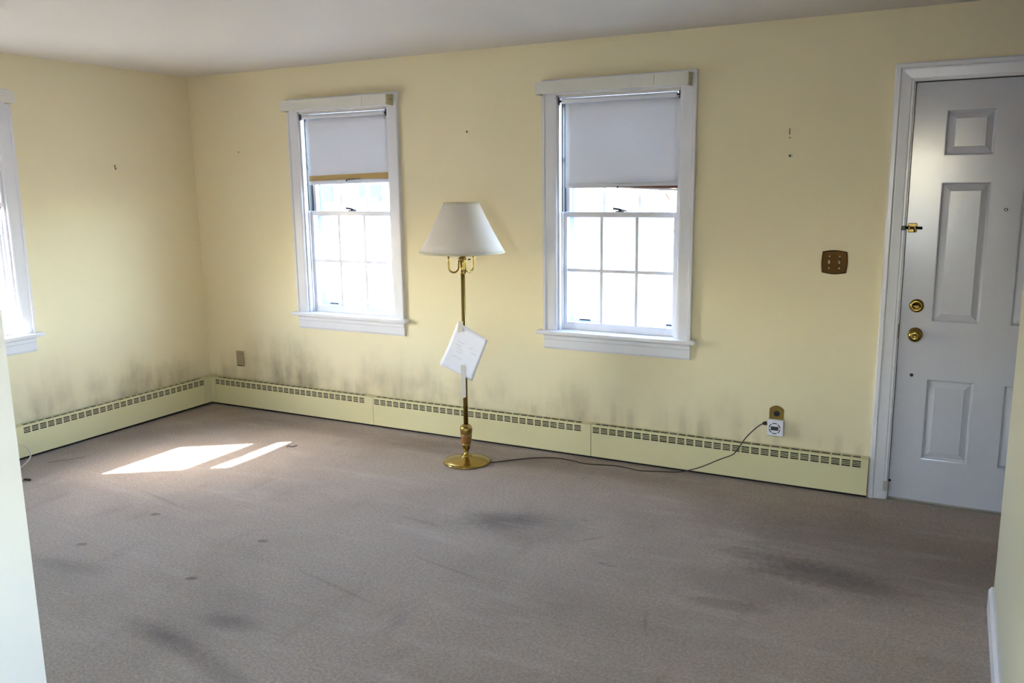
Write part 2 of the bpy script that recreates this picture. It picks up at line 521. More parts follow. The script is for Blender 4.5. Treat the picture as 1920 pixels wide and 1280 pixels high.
# ------------------------------------------------------------------ windows
CASE = [(0, 0), (0, 0.012), (0.006, 0.016), (0.016, 0.018), (0.066, 0.020), (0.070, 0.027), (0.082, 0.027), (0.085, 0.022), (0.085, 0)]
def make_window(name, o, ax, muntins=True, label=None):
    """local x along the wall to the right, y out through the wall, z up. o = world position of local origin, ax = 'back' or 'left' or 'near'"""
    R = {'back': Matrix.Identity(4), 'left': Matrix.Rotation(PI / 2, 4, 'Z'), 'near': Matrix.Rotation(PI, 4, 'Z'), 'right': Matrix.Rotation(-PI / 2, 4, 'Z')}[ax]
    X = Matrix.Translation(o) @ R
    t = thing(name, label, None, o, kind='structure')
    t.rotation_euler = (0, 0, {'back': 0, 'left': PI / 2, 'near': PI, 'right': -PI / 2}[ax])
    Wd = WW
    def P(nm, mb, m, par=None):
        return mb.build(nm, m, par or t)
    # casings (mitred): u runs from the opening outwards
    P('casing', MB().strip(CASE, (0.085, 0, ZS), (0, 0, 1), (-1, 0, 0), (0, -1, 0), ZT - 0.085 - ZS, 0, 1), 'white')
    P('casing', MB().strip(CASE, (Wd - 0.085, 0, ZS), (0, 0, 1), (1, 0, 0), (0, -1, 0), ZT - 0.085 - ZS, 0, 1), 'white')
    P('casing', MB().strip(CASE, (0.085, 0, ZT - 0.085), (1, 0, 0), (0, 0, 1), (0, -1, 0), Wd - 0.17, -1, 1), 'white')
    P('stool', MB().box(-0.032, -0.062, ZS - 0.022, Wd + 0.032, -0.0002, ZS, 0.005).box(0.086, -0.001, ZS - 0.0195, Wd - 0.086, 0.045, ZS), 'white')
    P('apron', MB().strip([(0, 0), (0, 0.012), (0.012, 0.018), (0.055, 0.018), (0.060, 0.022), (0.078, 0.022), (0.086, 0.03), (0.0915, 0.03), (0.0915, 0)], (0.004, 0, 0.6315), (1, 0, 0), (0, 0, 1), (0, -1, 0), Wd - 0.008), 'white')
    j0, j1, jt = 0.0855, Wd - 0.0855, 2.0745
    P('jamb', MB().box(j0, 0.0, ZS, j0 + 0.012, 0.155, jt).box(j0 + 0.012, 0.028, ZS, j0 + 0.020, 0.042, 1.432), 'white')
    P('jamb', MB().box(j1 - 0.012, 0.0, ZS, j1, 0.155, jt).box(j1 - 0.024, 0.028, ZS, j1 - 0.012, 0.042, jt), 'white')
    P('head_jamb', MB().box(j0 + 0.012, 0.0, jt - 0.012, j1 - 0.012, 0.155, jt), 'white')
    P('sill', MB().box(j0, 0.0455, ZS - 0.019, j1, 0.19, ZS - 0.004), 'white')
    P('jamb_track', MB().box(j0 + 0.0121, 0.034, 1.433, j0 + 0.0185, 0.0795, jt - 0.013), 'track_gap_shade')
    a, b = j0 + 0.0125, j1 - 0.0125
    def sash(nm, y0, y1, z0, z1, zb, zt, rows):
        st = 0.029
        s = P(nm, MB().box(a, y0, z0, a + st, y1, z1, 0.002).box(b - st, y0, z0, b, y1, z1, 0.002)
              .box(a + st, y0, z0, b - st, y1, zb, 0.002).box(a + st, y0, zt, b - st, y1, z1, 0.002), 'white')
        g0, g1 = a + st, b - st
        ym = (y0 + y1) / 2
        nc, nr = (3, rows) if muntins else (1, 1)
        mw = 0.0098
        xs = [g0 + (g1 - g0) * i / nc for i in range(nc + 1)]
        zz = [zb + (zt - zb) * i / nr for i in range(nr + 1)]
        for i in range(1, nc):
            P('muntin', MB().box(xs[i] - mw, y0 + 0.004, zb, xs[i] + mw, y1 - 0.004, zt, 0.003), 'white', s)
        for jz in range(1, nr):
            for i in range(nc):
                P('muntin', MB().box(xs[i] + (mw if i else 0), y0 + 0.004, zz[jz] - mw, xs[i + 1] - (mw if i < nc - 1 else 0), y1 - 0.004, zz[jz] + mw, 0.003), 'white', s)
        for i in range(nc):
            for jz in range(nr):
                P('pane', MB().box(xs[i] + (mw if i else 0), ym - 0.0015, zz[jz] + (mw if jz else 0), xs[i + 1] - (mw if i < nc - 1 else 0), ym + 0.0015, zz[jz + 1] - (mw if jz < nr - 1 else 0)), 'glass', s)
        return s
    lo = sash('lower_sash', 0.0425, 0.079, ZS, 1.432, 0.790, 1.402, 2)
    upr = sash('upper_sash', 0.081, 0.116, 1.400, jt - 0.0125, 1.432, 2.028, 2)
    # lock on the meeting rail
    lx, lz = Wd / 2 + 0.0, 1.4322
    P('sash_lock', MB().box(lx - 0.024, 0.046, lz, lx + 0.026, 0.074, lz + 0.006, 0.002)
      .lathe([(0.011, lz + 0.006), (0.011, lz + 0.014), (0.007, lz + 0.018)], (lx, 0.06, 0), seg=16)
      .tube([(lx, 0.058, lz + 0.014), (lx - 0.03, 0.05, lz + 0.018), (lx - 0.038, 0.046, lz + 0.019)], [0.006, 0.006, 0.009], 8)
      .tube([(lx + 0.005, 0.06, lz + 0.012), (lx + 0.03, 0.055, lz + 0.008), (lx + 0.042, 0.05, lz + 0.003)], 0.004, 8), 'bronze', lo)
    # storm window outside, with two dark latches on its bottom rail
    y0, y1 = 0.125, 0.14
    sf = P('storm_frame', MB().box(a, y0, ZS, a + 0.04, y1, jt - 0.0125).box(b - 0.03, y0, ZS, b, y1, jt - 0.0125)
           .box(a + 0.04, y0, ZS, b - 0.03, y1, ZS + 0.05).box(a + 0.04, y0, jt - 0.05, b - 0.03, y1, jt - 0.0125)
           .box(a + 0.04, y0, 1.395, b - 0.03, y1, 1.43), 'storm')
    P('latch', MB().box(a + 0.075, y0 - 0.010, ZS + 0.046, a + 0.145, y0 - 0.0002, ZS + 0.056, 0.002), 'black', sf)
    P('latch', MB().box(b - 0.085, y0 - 0.010, ZS + 0.046, b - 0.045, y0 - 0.0002, ZS + 0.056, 0.002), 'black', sf)
    return t

w1 = make_window('window_1', (W1X, 0, 0), 'back')
w2 = make_window('window_2', (W2X, 0, 0), 'back')
w3 = make_window('window_3', (0, LWY, 0), 'left', muntins=False)
w4 = make_window('window_4', (0, NW, 0), 'left', muntins=False)
for i_, q_ in enumerate(NXS):
    make_window('window_%d' % (5 + i_), (q_ + WW, NEARY, 0), 'near', muntins=False)
for i_, q_ in enumerate(FILL_RYS):
    make_window('window_%d' % (6 + i_), (6.6, q_, 0), 'right', muntins=False)

def cornice(o, ax, label, xl=0.012):
    t = thing('window_cornice', label, 'cornice', o, 'painted cornice boxes over the windows')
    t.rotation_euler = (0, 0, {'back': 0, 'left': PI / 2}[ax])
    z0, z1, yf, yb = 2.081, 2.145, -0.105, -0.0275
    xs = 0.682
    MB().box(xl, yf, z0, xs - 0.0006, yf + 0.012, z1, 0.0012).build('front_board', 'cornice', t)
    MB().box(xs + 0.0006, yf, z0, 0.864, yf + 0.012, z1, 0.0012).build('front_board', 'cornice', t)
    e = MB().box(0.852, yf + 0.0125, z0, 0.864, yb, z1).build('end_board', 'cornice_end', t)
    MB().lathe([(0.004, -0.0004), (0.004, 0.0008)], (0, 0, 0), 'z', 12).xf(Matrix.Translation((0.8642, -0.055, 2.116)) @ Matrix.Rotation(PI / 2, 4, 'Y')).build('screw', 'bronze', e)
    MB().box(xl, yf + 0.0125, z0, xl + 0.012, yb, z1).build('end_board', 'cornice_end', t)
    return t
cornice((W1X, 0, 0), 'back', 'painted wooden cornice box over the window nearest the room corner')
cornice((W2X, 0, 0), 'back', 'painted wooden cornice box over the window nearest the front door', -0.004)
cornice((0, LWY, 0), 'left', 'painted cornice box over the left wall window at the picture edge')

def roller_shade(o, ax, zb, style, label):
    t = thing('roller_shade', label, 'window shade', o, 'roller shades half drawn in the windows')
    t.rotation_euler = (0, 0, {'back': 0, 'left': PI / 2}[ax])
    f0, f1 = 0.128, 0.786
    yc, zc = 0.004, 2.046
    rot = Matrix.Rotation(PI / 2, 4, 'Y')
    rl = MB().lathe([(0.014, f0 - 0.012), (0.0145, f0 - 0.01), (0.0145, f1 - 0.013), (0.014, f1 - 0.0105)], (0, 0, 0), 'z', 24).xf(Matrix.Translation((0, yc, zc)) @ rot).build('roller', 'shade_fabric', t)
    for s, x in ((1, f0 - 0.0345), (-1, f1 + 0.0021)):
        MB().box(x - 0.0003, yc - 0.012, zc - 0.02, x + 0.004, yc + 0.012, zc + 0.02, 0.001).build('bracket', 'bronze', t)
        MB().lathe([(0.005, 0), (0.005, 0.014)], (0, 0, 0), 'z', 10).xf(Matrix.Translation((x + 0.004 if s > 0 else x - 0.0145, yc, zc)) @ rot).build('pin', 'bronze', rl)
    # fabric with gentle waves
    ztop = zc - 0.006
    def sheet(nm, z0f, z1f, m, y=0.0165, th=0.0012, n=20, rows=8, wave=0.002, x0=f0, x1=f1, par=None):
        mb = MB(); fr, bk = [], []
        for k in range(rows + 1):
            A, B = [], []
            for i in range(n + 1):
                u = i / n; x = x0 + (x1 - x0) * u
                za, zb_ = z0f(u), z1f(u)
                z = za + (zb_ - za) * k / rows
                yy = y + wave * math.sin(u * 5 + k * 0.5) * (k / rows)
                A.append(mb.bm.verts.new((x, yy, z))); B.append(mb.bm.verts.new((x, yy + th, z)))
            fr.append(A); bk.append(B)
        for k in range(rows):
            for i in range(n):
                mb.bm.faces.new((fr[k][i], fr[k][i + 1], fr[k + 1][i + 1], fr[k + 1][i]))
                mb.bm.faces.new((bk[k][i], bk[k + 1][i], bk[k + 1][i + 1], bk[k][i + 1]))
            mb.bm.faces.new((fr[k][0], fr[k + 1][0], bk[k + 1][0], bk[k][0]))
            mb.bm.faces.new((fr[k][n], bk[k][n], bk[k + 1][n], fr[k + 1][n]))
        for i in range(n):
            mb.bm.faces.new((fr[0][i], bk[0][i], bk[0][i + 1], fr[0][i + 1]))
            mb.bm.faces.new((fr[rows][i], fr[rows][i + 1], bk[rows][i + 1], bk[rows][i]))
        return mb.build(nm, m, par or t, True)
    if style == 'tan':
        e = lambda u: 1.664 + 0.015 * u
        sheet('fabric', lambda u: ztop, e, 'shade_fabric')
        sheet('slat', lambda u: e(u) + 0.006, lambda u: 1.628 + 0.010 * u + 0.003 * math.sin(u * 3), 'tan', 0.0185, 0.003, wave=0.0)
        hm = sheet('hem', lambda u: 1.630 + 0.010 * u + 0.003 * math.sin(u * 3), lambda u: 1.606 + 0.010 * u, 'shade_fabric', 0.0165, 0.004, rows=2, wave=0.0)
        MB().tube([(0.445, 0.0125, 1.628), (0.45, 0.0105, 1.636), (0.50, 0.0115, 1.639), (0.56, 0.0125, 1.641)], [0.005, 0.003, 0.0025, 0.0015], 8).build('pull_cord', 'bronze', hm)
    else:
        sheet('fabric', lambda u: ztop, lambda u: zb + 0.022, 'shade_fabric', wave=0.0025)
        sheet('slat', lambda u: zb + 0.026, lambda u: zb - 0.002 - 0.014 * max(0, u - 0.5), 'rust', 0.0195, 0.003, wave=0.0)
        sheet('hem', lambda u: zb + 0.024 + 0.003 * math.sin(u * 9), lambda u: zb + 0.002 + (0.004 * u), 'shade_fabric', 0.0148, 0.002, rows=3, wave=0.001)
        lip = sheet('hem_lip', lambda u: zb + 0.004 - 0.018 * max(0, u - 0.45) * 2 ** 0.5, lambda u: zb - 0.002 - 0.036 * max(0, u - 0.45), 'shade_fabric', 0.0165, 0.0025, rows=2, wave=0.0)
        MB().lathe([(0.005, 0), (0.006, 0.003), (0.004, 0.006)], (0.445, 0.0147, zb + 0.001), 'y', 12).build('pull_ring', 'bronze', lip)
    return t
roller_shade((W1X, 0, 0), 'back', 1.62, 'tan', 'white roller shade with exposed tan slat in the window nearest the corner')
roller_shade((W2X, 0, 0), 'back', 1.568, 'rust', 'grey white roller shade with sagging hem in the window nearest the door')
roller_shade((0, LWY, 0), 'left', 1.50, 'rust', 'white roller shade in the left wall window at the picture edge')

# ------------------------------------------------------------------ front door
door = thing('door_1', 'white six-panel front door with brass knob and deadbolt', None, (0, 0, 0), kind='structure')
SX0, SX1, SZ0, SZ1 = 4.7125, 5.6255, 0.012, 2.031
YF, YB = 0.004, 0.046
cols = [(4.847, 5.052), (5.176, 5.381)]
rows = [(0.228, 0.634), (0.915, 1.574), (1.697, 1.903)]
holes = [(c[0], c[1], r[0], r[1]) for c in cols for r in rows]
slab = wall_grid('y', YF, YB, (SX0, SX1), (SZ0, SZ1), holes).build('slab', 'door_paint', door)
for c in cols:
    for r in rows:
        # moulded panel: ogee down into the recess, flat margin sloping up to the raised field
        mb = MB(); rings = []
        for off, dep in ((0.0, 0.0), (0.004, 0.001), (0.008, 0.009), (0.013, 0.011), (0.038, 0.003), (0.040, 0.0015)):
            x0, x1, z0, z1 = c[0] + off, c[1] - off, r[0] + off, r[1] - off
            rings.append([mb.bm.verts.new(q) for q in ((x0, YF + dep, z0), (x1, YF + dep, z0), (x1, YF + dep, z1), (x0, YF + dep, z1))])
        for Aq, Bq in zip(rings[:-1], rings[1:]):
            for i in range(4):
                mb.bm.faces.new((Aq[i], Aq[(i + 1) % 4], Bq[(i + 1) % 4], Bq[i]))
        mb.bm.faces.new(rings[-1])
        bk = [mb.bm.verts.new((q.co.x, YB - 0.002, q.co.z)) for q in rings[0]]
        for i in range(4):
            mb.bm.faces.new((rings[0][(i + 1) % 4], rings[0][i], bk[i], bk[(i + 1) % 4]))
        mb.bm.faces.new(bk[::-1])
        mb.build('panel', 'door_paint', door)
DC = [(0, 0), (0, 0.010), (0.004, 0.014), (0.012, 0.014), (0.016, 0.017), (0.052, 0.020), (0.058, 0.020), (0.064, 0.028), (0.080, 0.028), (0.086, 0.022), (0.086, 0)]
MB().strip(DC, (DX0, 0, 0), (0, 0, 1), (-1, 0, 0), (0, -1, 0), 2.0355, 0, 1).build('casing', 'white', door)
MB().strip(DC, (DX1, 0, 0), (0, 0, 1), (1, 0, 0), (0, -1, 0), 2.0355, 0, 1).build('casing', 'white', door)
MB().strip(DC, (DX0, 0, 2.0355), (1, 0, 0), (0, 0, 1), (0, -1, 0), DX1 - DX0, -1, 1).build('casing', 'white', door)
MB().box(DX0, 0.0, 0, DX0 + 0.004, 0.16, 2.036).build('jamb', 'white', door)
MB().box(DX0 + 0.0042, 0.0465, 0.0095, DX0 + 0.03, 0.09, 2.0325).build('gap_shade_stop', 'track_gap_shade', door)  # door stop coloured dark to paint the shade in the slab's side gap
MB().box(DX1 - 0.004, 0.0, 0, DX1, 0.16, 2.036).box(DX1 - 0.03, 0.047, 0, DX1 - 0.004, 0.09, 2.036).build('jamb', 'white', door)
MB().box(DX0 + 0.004, 0.012, 2.0335, DX1 - 0.004, 0.16, 2.05).box(DX0 + 0.03, 0.047, 2.0, DX1 - 0.03, 0.09, 2.0334).build('head_jamb', 'track_gap_shade', door)  # head jamb coloured dark to paint the shade in the gap above the slab
MB().box(DX0 + 0.004, -0.012, 0.0, DX1 - 0.004, 0.15, 0.009, 0.002).build('threshold', 'threshold', door)
# knob
kx, kz = 4.783, 0.850
kn = MB().lathe([(0.034, 0), (0.034, 0.004), (0.030, 0.009), (0.014, 0.012), (0.012, 0.026)], (kx, YF, kz), 'y', 36).build('knob_rose', 'brass', door)
MB().lathe([(0.010, 0.022), (0.013, 0.028), (0.024, 0.033), (0.030, 0.041), (0.031, 0.050), (0.028, 0.058), (0.020, 0.064), (0.010, 0.0655), (0.008, 0.0635), (0.001, 0.0635)], (kx, YF, kz), 'y', 36).build('knob', 'brass', kn)
dx, dz = 4.780, 0.990
db = MB().lathe([(0.033, 0), (0.033, 0.004), (0.029, 0.012), (0.020, 0.016), (0.018, 0.014), (0.001, 0.014)], (dx, YF, dz), 'y', 36).build('deadbolt', 'brass', door)
MB().box(dx - 0.014, YF - 0.028, dz - 0.005, dx + 0.014, YF - 0.0135, dz + 0.005, 0.003).build('thumb_turn', 'brass', db)
# barrel bolt
bx, bz = 4.735, 1.363
sb = MB().box(bx - 0.018, YF - 0.004, bz - 0.022, bx + 0.022, YF - 0.0002, bz + 0.022, 0.003).build('slide_bolt', 'brass_sat', door)
MB().tube([(bx - 0.034, YF - 0.013, bz + 0.001), (bx + 0.045, YF - 0.013, bz - 0.001)], 0.0065, 12).build('bolt_rod', 'bronze', sb)
MB().tube([(bx + 0.010, YF - 0.014, bz), (bx + 0.012, YF - 0.024, bz - 0.018)], 0.004, 10).build('bolt_knob', 'bronze', sb)
for xx in (bx - 0.012, bx + 0.014):
    MB().box(xx - 0.004, YF - 0.021, bz - 0.010, xx + 0.004, YF - 0.0035, bz + 0.010, 0.003).build('bolt_guide', 'brass_sat', sb)
MB().box(4.690, -0.030, bz - 0.010, 4.7075, -0.0145, bz + 0.010, 0.002).build('bolt_keeper', 'bronze', door)
MB().lathe([(0.0075, 0), (0.0075, 0.003), (0.005, 0.004)], (5.117, YF, 1.449), 'y', 20).build('peephole_ring', 'bronze', door)
MB().lathe([(0.0048, 0.0035), (0.004, 0.005), (0.001, 0.0055)], (5.117, YF, 1.449), 'y', 16).build('peephole_lens', 'bulb', door)
MB().lathe([(0.0085, -0.0003), (0.0075, 0.0012), (0.001, 0.0010)], (4.780, YF, 0.647), 'y', 16).build('screw_hole', 'black', door)
MB().box(4.7055, -0.0012, 0.825, 4.7085, 0.0, 0.895).build('strike_plate', 'bare_wood', door)
# worn latch hardware low on the jamb and a painted-over plate near the top
MB().box(4.688, -0.0225, 0.045, 4.7045, -0.0142, 0.093, 0.002).build('latch_plate', 'copper', door)
MB().box(4.7135, -0.0015, 0.045, 4.722, YF - 0.0001, 0.093, 0.001).build('latch_plate', 'copper', door)
MB().tube([(4.716, -0.003, 0.095), (4.716, -0.003, 0.104)], 0.006, 10).build('latch_pin', 'bronze', door)
MB().box(4.7135, YF - 0.0018, 1.928, 4.758, YF - 0.0001, 1.978, 0.0006).build('painted_plate', 'door_paint', door)

# ------------------------------------------------------------------ baseboard heaters
HD, HH = 0.0532, 0.2074
def heater(label, o, rotz, L, s0, s1, cap0=False, cap1=False):
    """local x along the wall, y=0 the wall, -y into the room"""
    t = thing('baseboard_heater', label, 'heater', o, 'cream baseboard heater sections')
    t.rotation_euler = (0, 0, rotz)
    zb, za, ztop = 0.160, 0.195, HH
    y0, y1 = -HD, -HD + 0.0015
    pitch = 0.0513
    n = max(1, int(round((s1 - s0 + 0.0095) / pitch)))
    pitch = (s1 - s0 + 0.0095) / n
    gap = 0.0095
    MB().box(0.0, y0, 0.017, L, y1, zb).box(0, y0, za, L, y1, ztop - 0.0008).box(0, y0, zb, s0, y1, za).box(s1, y0, zb, L, y1, za).build('front_panel', 'heater', t)
    # bars between the slot groups and the fine slats inside them
    mb = MB()
    for i in range(n - 1):
        xa = s0 + (i + 1) * pitch - gap
        mb.box(xa, y0, zb, xa + gap, y1, za)
    for k in range(1, 4):
        zc = zb + (za - zb) * k / 4
        mb.box(s0, y0 + 0.0002, zc - 0.0017, s1, y1 - 0.0002, zc + 0.0017)
    mb.build('grille', 'heater', t)
    # top cover with a row of slots towards the wall
    ya, yb = -0.043, -0.012
    mb = MB().box(0, y0, ztop - 0.0015 + 0.0015, L, ya, ztop + 0.0015).box(0, yb, ztop, L, -0.0005, ztop + 0.0015)
    mb.box(0, ya, ztop, s0 + 0.01, yb, ztop + 0.0015).box(s1 - 0.005, ya, ztop, L, yb, ztop + 0.0015)
    for i in range(n - 1):
        xa = s0 + (i + 1) * pitch - gap
        mb.box(xa, ya, ztop, xa + gap, yb, ztop + 0.0015)
    mb.build('top_cover', 'heater', t)
    MB().box(0.001, -0.030, 0.0, L - 0.001, -0.0008, 0.10).box(0.001, -0.047, 0.10, L - 0.001, -0.0008, 0.2005).build('fin_shade_block', 'heater_shade', t)  # solid dark block for the fins, paints the shade behind slots and under panel
    if cap0: MB().box(-0.0015, y0, 0.012, 0.0, -0.0005, ztop + 0.0015).build('end_cap', 'heater', t)
    if cap1: MB().box(L, y0, 0.012, L + 0.0015, -0.0005, ztop + 0.0015).build('end_cap', 'heater', t)
    return t
hb = heater('cream baseboard heater section under the window nearest the room corner', (0.1, 0, 0), 0, 1.445, 0.004, 1.376)
heater('cream baseboard heater section directly behind the brass floor lamp', (1.5475, 0, 0), 0, 1.565, 0.0085, 1.503)
heater('cream baseboard heater section ending at the front door casing', (3.115, 0, 0), 0, 1.499, 0.010, 1.466, cap1=True)
# left wall: local x runs towards +y
heater('cream baseboard heater section on the left wall under the window', (0, -1.66, 0), PI / 2, 1.543, 0.155, 1.545 - 0.002)
# corner cover: L-shaped, joins the two runs
cc = tag(MB().prism([(0.0005, -0.1155, 0.017), (HD, -0.1155, 0.017), (HD, -HD, 0.017), (0.0985, -HD, 0.017), (0.0985, -0.0005, 0.017), (0.0005, -0.0005, 0.017)], (0, 0, HH + 0.0015 - 0.017)).build('heater_corner_cover', 'heater'),
         'plain cream corner cover joining the two heater runs', 'heater cover')
MB().prism([(0.001, -0.115, 0.0), (0.03, -0.115, 0.0), (0.03, -0.03, 0.0), (0.098, -0.03, 0.0), (0.098, -0.001, 0.0), (0.001, -0.001, 0.0)], (0, 0, 0.0165)).build('base', 'heater_shade', cc)  # dark foot paints the shade under the corner cover

# ------------------------------------------------------------------ floor lamp
LX, LY = 2.486, -0.42
lamp = thing('floor_lamp', 'brass floor lamp with white cone shade and three curved arms', 'lamp', (LX, LY, 0))
base = MB().lathe([(0.128, 0.0), (0.136, 0.003), (0.138, 0.008), (0.132, 0.014), (0.110, 0.021), (0.075, 0.029), (0.045, 0.034), (0.034, 0.037), (0.030, 0.042)], seg=64).build('base', 'brass', lamp)
MB().lathe([(0.030, 0.040), (0.026, 0.046), (0.016, 0.054), (0.0125, 0.066), (0.0135, 0.076), (0.019, 0.084), (0.021, 0.090), (0.024, 0.108), (0.026, 0.116)], seg=40).build('turned_neck', 'brass', lamp)
MB().lathe([(0.026, 0.1165), (0.030, 0.135), (0.032, 0.158), (0.0325, 0.176)], seg=40).build('turned_sleeve', 'stem_wood', lamp)
MB().lathe([(0.0325, 0.1765), (0.035, 0.180), (0.0335, 0.184), (0.036, 0.194), (0.036, 0.206), (0.031, 0.219), (0.022, 0.227), (0.0145, 0.231)], seg=40).build('turned_cap', 'brass_sat', lamp)
pole = MB().lathe([(0.0135, 0.2305), (0.0135, 0.62), (0.013, 0.621), (0.013, 1.1)], seg=28).build('pole', 'brass', lamp)
MB().lathe([(0.013, 1.0995), (0.0155, 1.102), (0.0155, 1.112), (0.012, 1.116), (0.012, 1.17), (0.020, 1.172), (0.024, 1.178), (0.024, 1.188), (0.014, 1.196), (0.008, 1.20), (0.008, 1.42)], seg=28).build('hub', 'brass', lamp)
MB().lathe([(0.004, 1.42), (0.004, 1.462), (0.010, 1.464), (0.012, 1.471), (0.008, 1.479), (0.002, 1.482)], seg=20).build('finial', 'brass', lamp)
for k in range(3):
    a = math.radians(192 + 120 * k)
    d = Vector((math.cos(a), math.sin(a), 0))
    pts = [d * 0.018 + Vector((0, 0, 1.183))]
    pts += [d * 0.024 + Vector((0, 0, 1.175)), d * 0.0245 + Vector((0, 0, 1.150))]
    for i in range(0, 13):
        b_ = PI + PI * i / 12
        pts.append(d * (0.0535 + 0.029 * math.cos(b_)) + Vector((0, 0, 1.138 + 0.029 * math.sin(b_))))
    pts += [d * 0.0825 + Vector((0, 0, 1.17)), d * 0.0825 + Vector((0, 0, 1.235))]
    ar = MB().tube(pts, 0.0052, 12).build('arm', 'brass', lamp)
    c0 = d * 0.0825
    MB().lathe([(0.008, 1.235), (0.018, 1.24), (0.018, 1.25), (0.013, 1.252), (0.013, 1.31)], c0, seg=20).build('socket', 'brass_sat', ar)
    MB().lathe([(0.012, 1.3105), (0.016, 1.325), (0.019, 1.345), (0.015, 1.368), (0.005, 1.39), (0.001, 1.395)], c0, seg=20).build('bulb', 'bulb', ar)
MB().tube([(0.026, 0.02, 1.182), (0.034, 0.03, 1.182)], 0.004, 10).build('switch_knob', 'black', lamp)
# pleated conical shade, open at both ends
def shade_mesh(r0, z0, r1, z1, th, seg, amp):
    mb = MB(); out = []
    for s in (0, 1):
        rings = []
        for k in range(7):
            t_ = k / 6; r = r0 + (r1 - r0) * t_ ; z = z0 + (z1 - z0) * t_
            r -= 0.004 * math.sin(PI * t_)
            rings.append([mb.bm.verts.new(((r - s * th + amp * (i % 2)) * math.cos(2 * PI * i / seg), (r - s * th + amp * (i % 2)) * math.sin(2 * PI * i / seg), z)) for i in range(seg)])
        for Aq, Bq in zip(rings[:-1], rings[1:]):
            for i in range(seg):
                f = mb.bm.faces.new((Aq[i], Aq[(i + 1) % seg], Bq[(i + 1) % seg], Bq[i])); f.smooth = True
        out.append(rings)
    for k in (0, 6):
        for i in range(seg):
            mb.bm.faces.new((out[0][k][i], out[0][k][(i + 1) % seg], out[1][k][(i + 1) % seg], out[1][k][i]))
    return mb
shade = shade_mesh(0.237, 1.224, 0.098, 1.495, 0.0025, 180, 0.0009).build('shade', 'lampshade', lamp)
def band(r0, z0, r1, z1, th):
    return MB().lathe([(r0, z0), (r0 + th, z0), (r1 + th, z1), (r1, z1), (r0, z0)], seg=96, cap=False)
band(0.2372, 1.219, 0.2352, 1.229, 0.0035).build('bottom_trim', 'lampshade_trim', shade)
band(0.0985, 1.488, 0.0965, 1.497, 0.003).build('top_trim', 'lampshade_trim', shade)
sp = MB()
for k in range(3):
    a = math.radians(30 + 120 * k)
    sp.tube([(0.004 * math.cos(a), 0.004 * math.sin(a), 1.478), (0.097 * math.cos(a), 0.097 * math.sin(a), 1.492)], 0.0018, 8)
sp.build('spider', 'brass', shade)
cpts = [(2.575, -0.410, 0.017), (2.60, -0.398, 0.010), (2.640, -0.36, 0.0045), (2.688, -0.305, 0.004), (2.803, -0.195, 0.004), (2.917, -0.138, 0.004), (3.02, -0.138, 0.004), (3.132, -0.158, 0.004), (3.28, -0.122, 0.004), (3.36, -0.126, 0.004), (3.447, -0.140, 0.004), (3.55, -0.105, 0.004), (3.65, -0.080, 0.008), (3.76, -0.070, 0.045), (3.873, -0.066, 0.108), (3.935, -0.064, 0.140), (3.962, -0.063, 0.170), (3.997, -0.056, 0.232), (4.03, -0.05, 0.275), (4.060, -0.044, 0.307), (4.085, -0.038, 0.326), (4.0965, -0.035, 0.330)]
cord = MB().tube([Vector(q) - Vector((LX, LY, 0)) for q in catmull(cpts, 6)], 0.0029, 8).build('power_cord', 'cord', lamp)
MB().tube([Vector(q) - Vector((LX, LY, 0)) for q in ((4.086, -0.039, 0.327), (4.092, -0.037, 0.329), (4.1075, -0.033, 0.331))], [0.0045, 0.009, 0.0105], 12).build('plug', 'black', cord)
MB().box(2.565 - LX, -0.415 - LY, 0.013, 2.585 - LX, -0.400 - LY, 0.0225, 0.003).build('cord_grommet', 'brass_sat', lamp)

# paper note taped to the pole: two sheets, slightly curled
note = thing('paper_note', 'white sheet of paper taped crookedly to the lamp pole', 'paper', (LX, LY, 0.38))
def paper(corners, y, curl, m, nm, n=12):
    (ax, az), (bx_, bz_), (cx, cz), (dx_, dz_) = corners      # TL TR BR BL (x, z)
    mb = MB(); G = []
    for s in (0, 1):
        g = []
        for j in range(n + 1):
            row = []
            for i in range(n + 1):
                u, v = i / n, j / n
                x = (ax * (1 - u) + bx_ * u) * (1 - v) + (dx_ * (1 - u) + cx * u) * v
                z = (az * (1 - u) + bz_ * u) * (1 - v) + (dz_ * (1 - u) + cz * u) * v
                yy = y - curl * ((2 * (x - 2.515) / 0.3) ** 2) + 0.003 * math.sin(4 * v + 2 * u)
                row.append(mb.bm.verts.new((x - LX, yy - LY + s * 0.0006, z - 0.38)))
            g.append(row)
        for j in range(n):
            for i in range(n):
                mb.bm.faces.new((g[j][i], g[j][i + 1], g[j + 1][i + 1], g[j + 1][i]))
        G.append(g)
    for i in range(n):
        for a_, b_ in (((0, i), (0, i + 1)), ((n, i), (n, i + 1)), ((i, 0), (i + 1, 0)), ((i, n), (i + 1, n))):
            mb.bm.faces.new((G[0][a_[0]][a_[1]], G[0][b_[0]][b_[1]], G[1][b_[0]][b_[1]], G[1][a_[0]][a_[1]]))
    return mb.build(nm, m, note, True)
paper(((2.460, 0.830), (2.656, 0.742), (2.546, 0.499), (2.343, 0.577)), -0.442, 0.012, 'paper', 'sheet')
paper(((2.452, 0.826), (2.652, 0.738), (2.545, 0.494), (2.336, 0.579)), -0.439, 0.011, 'paper_back', 'back_sheet')
rw = random.Random(3)
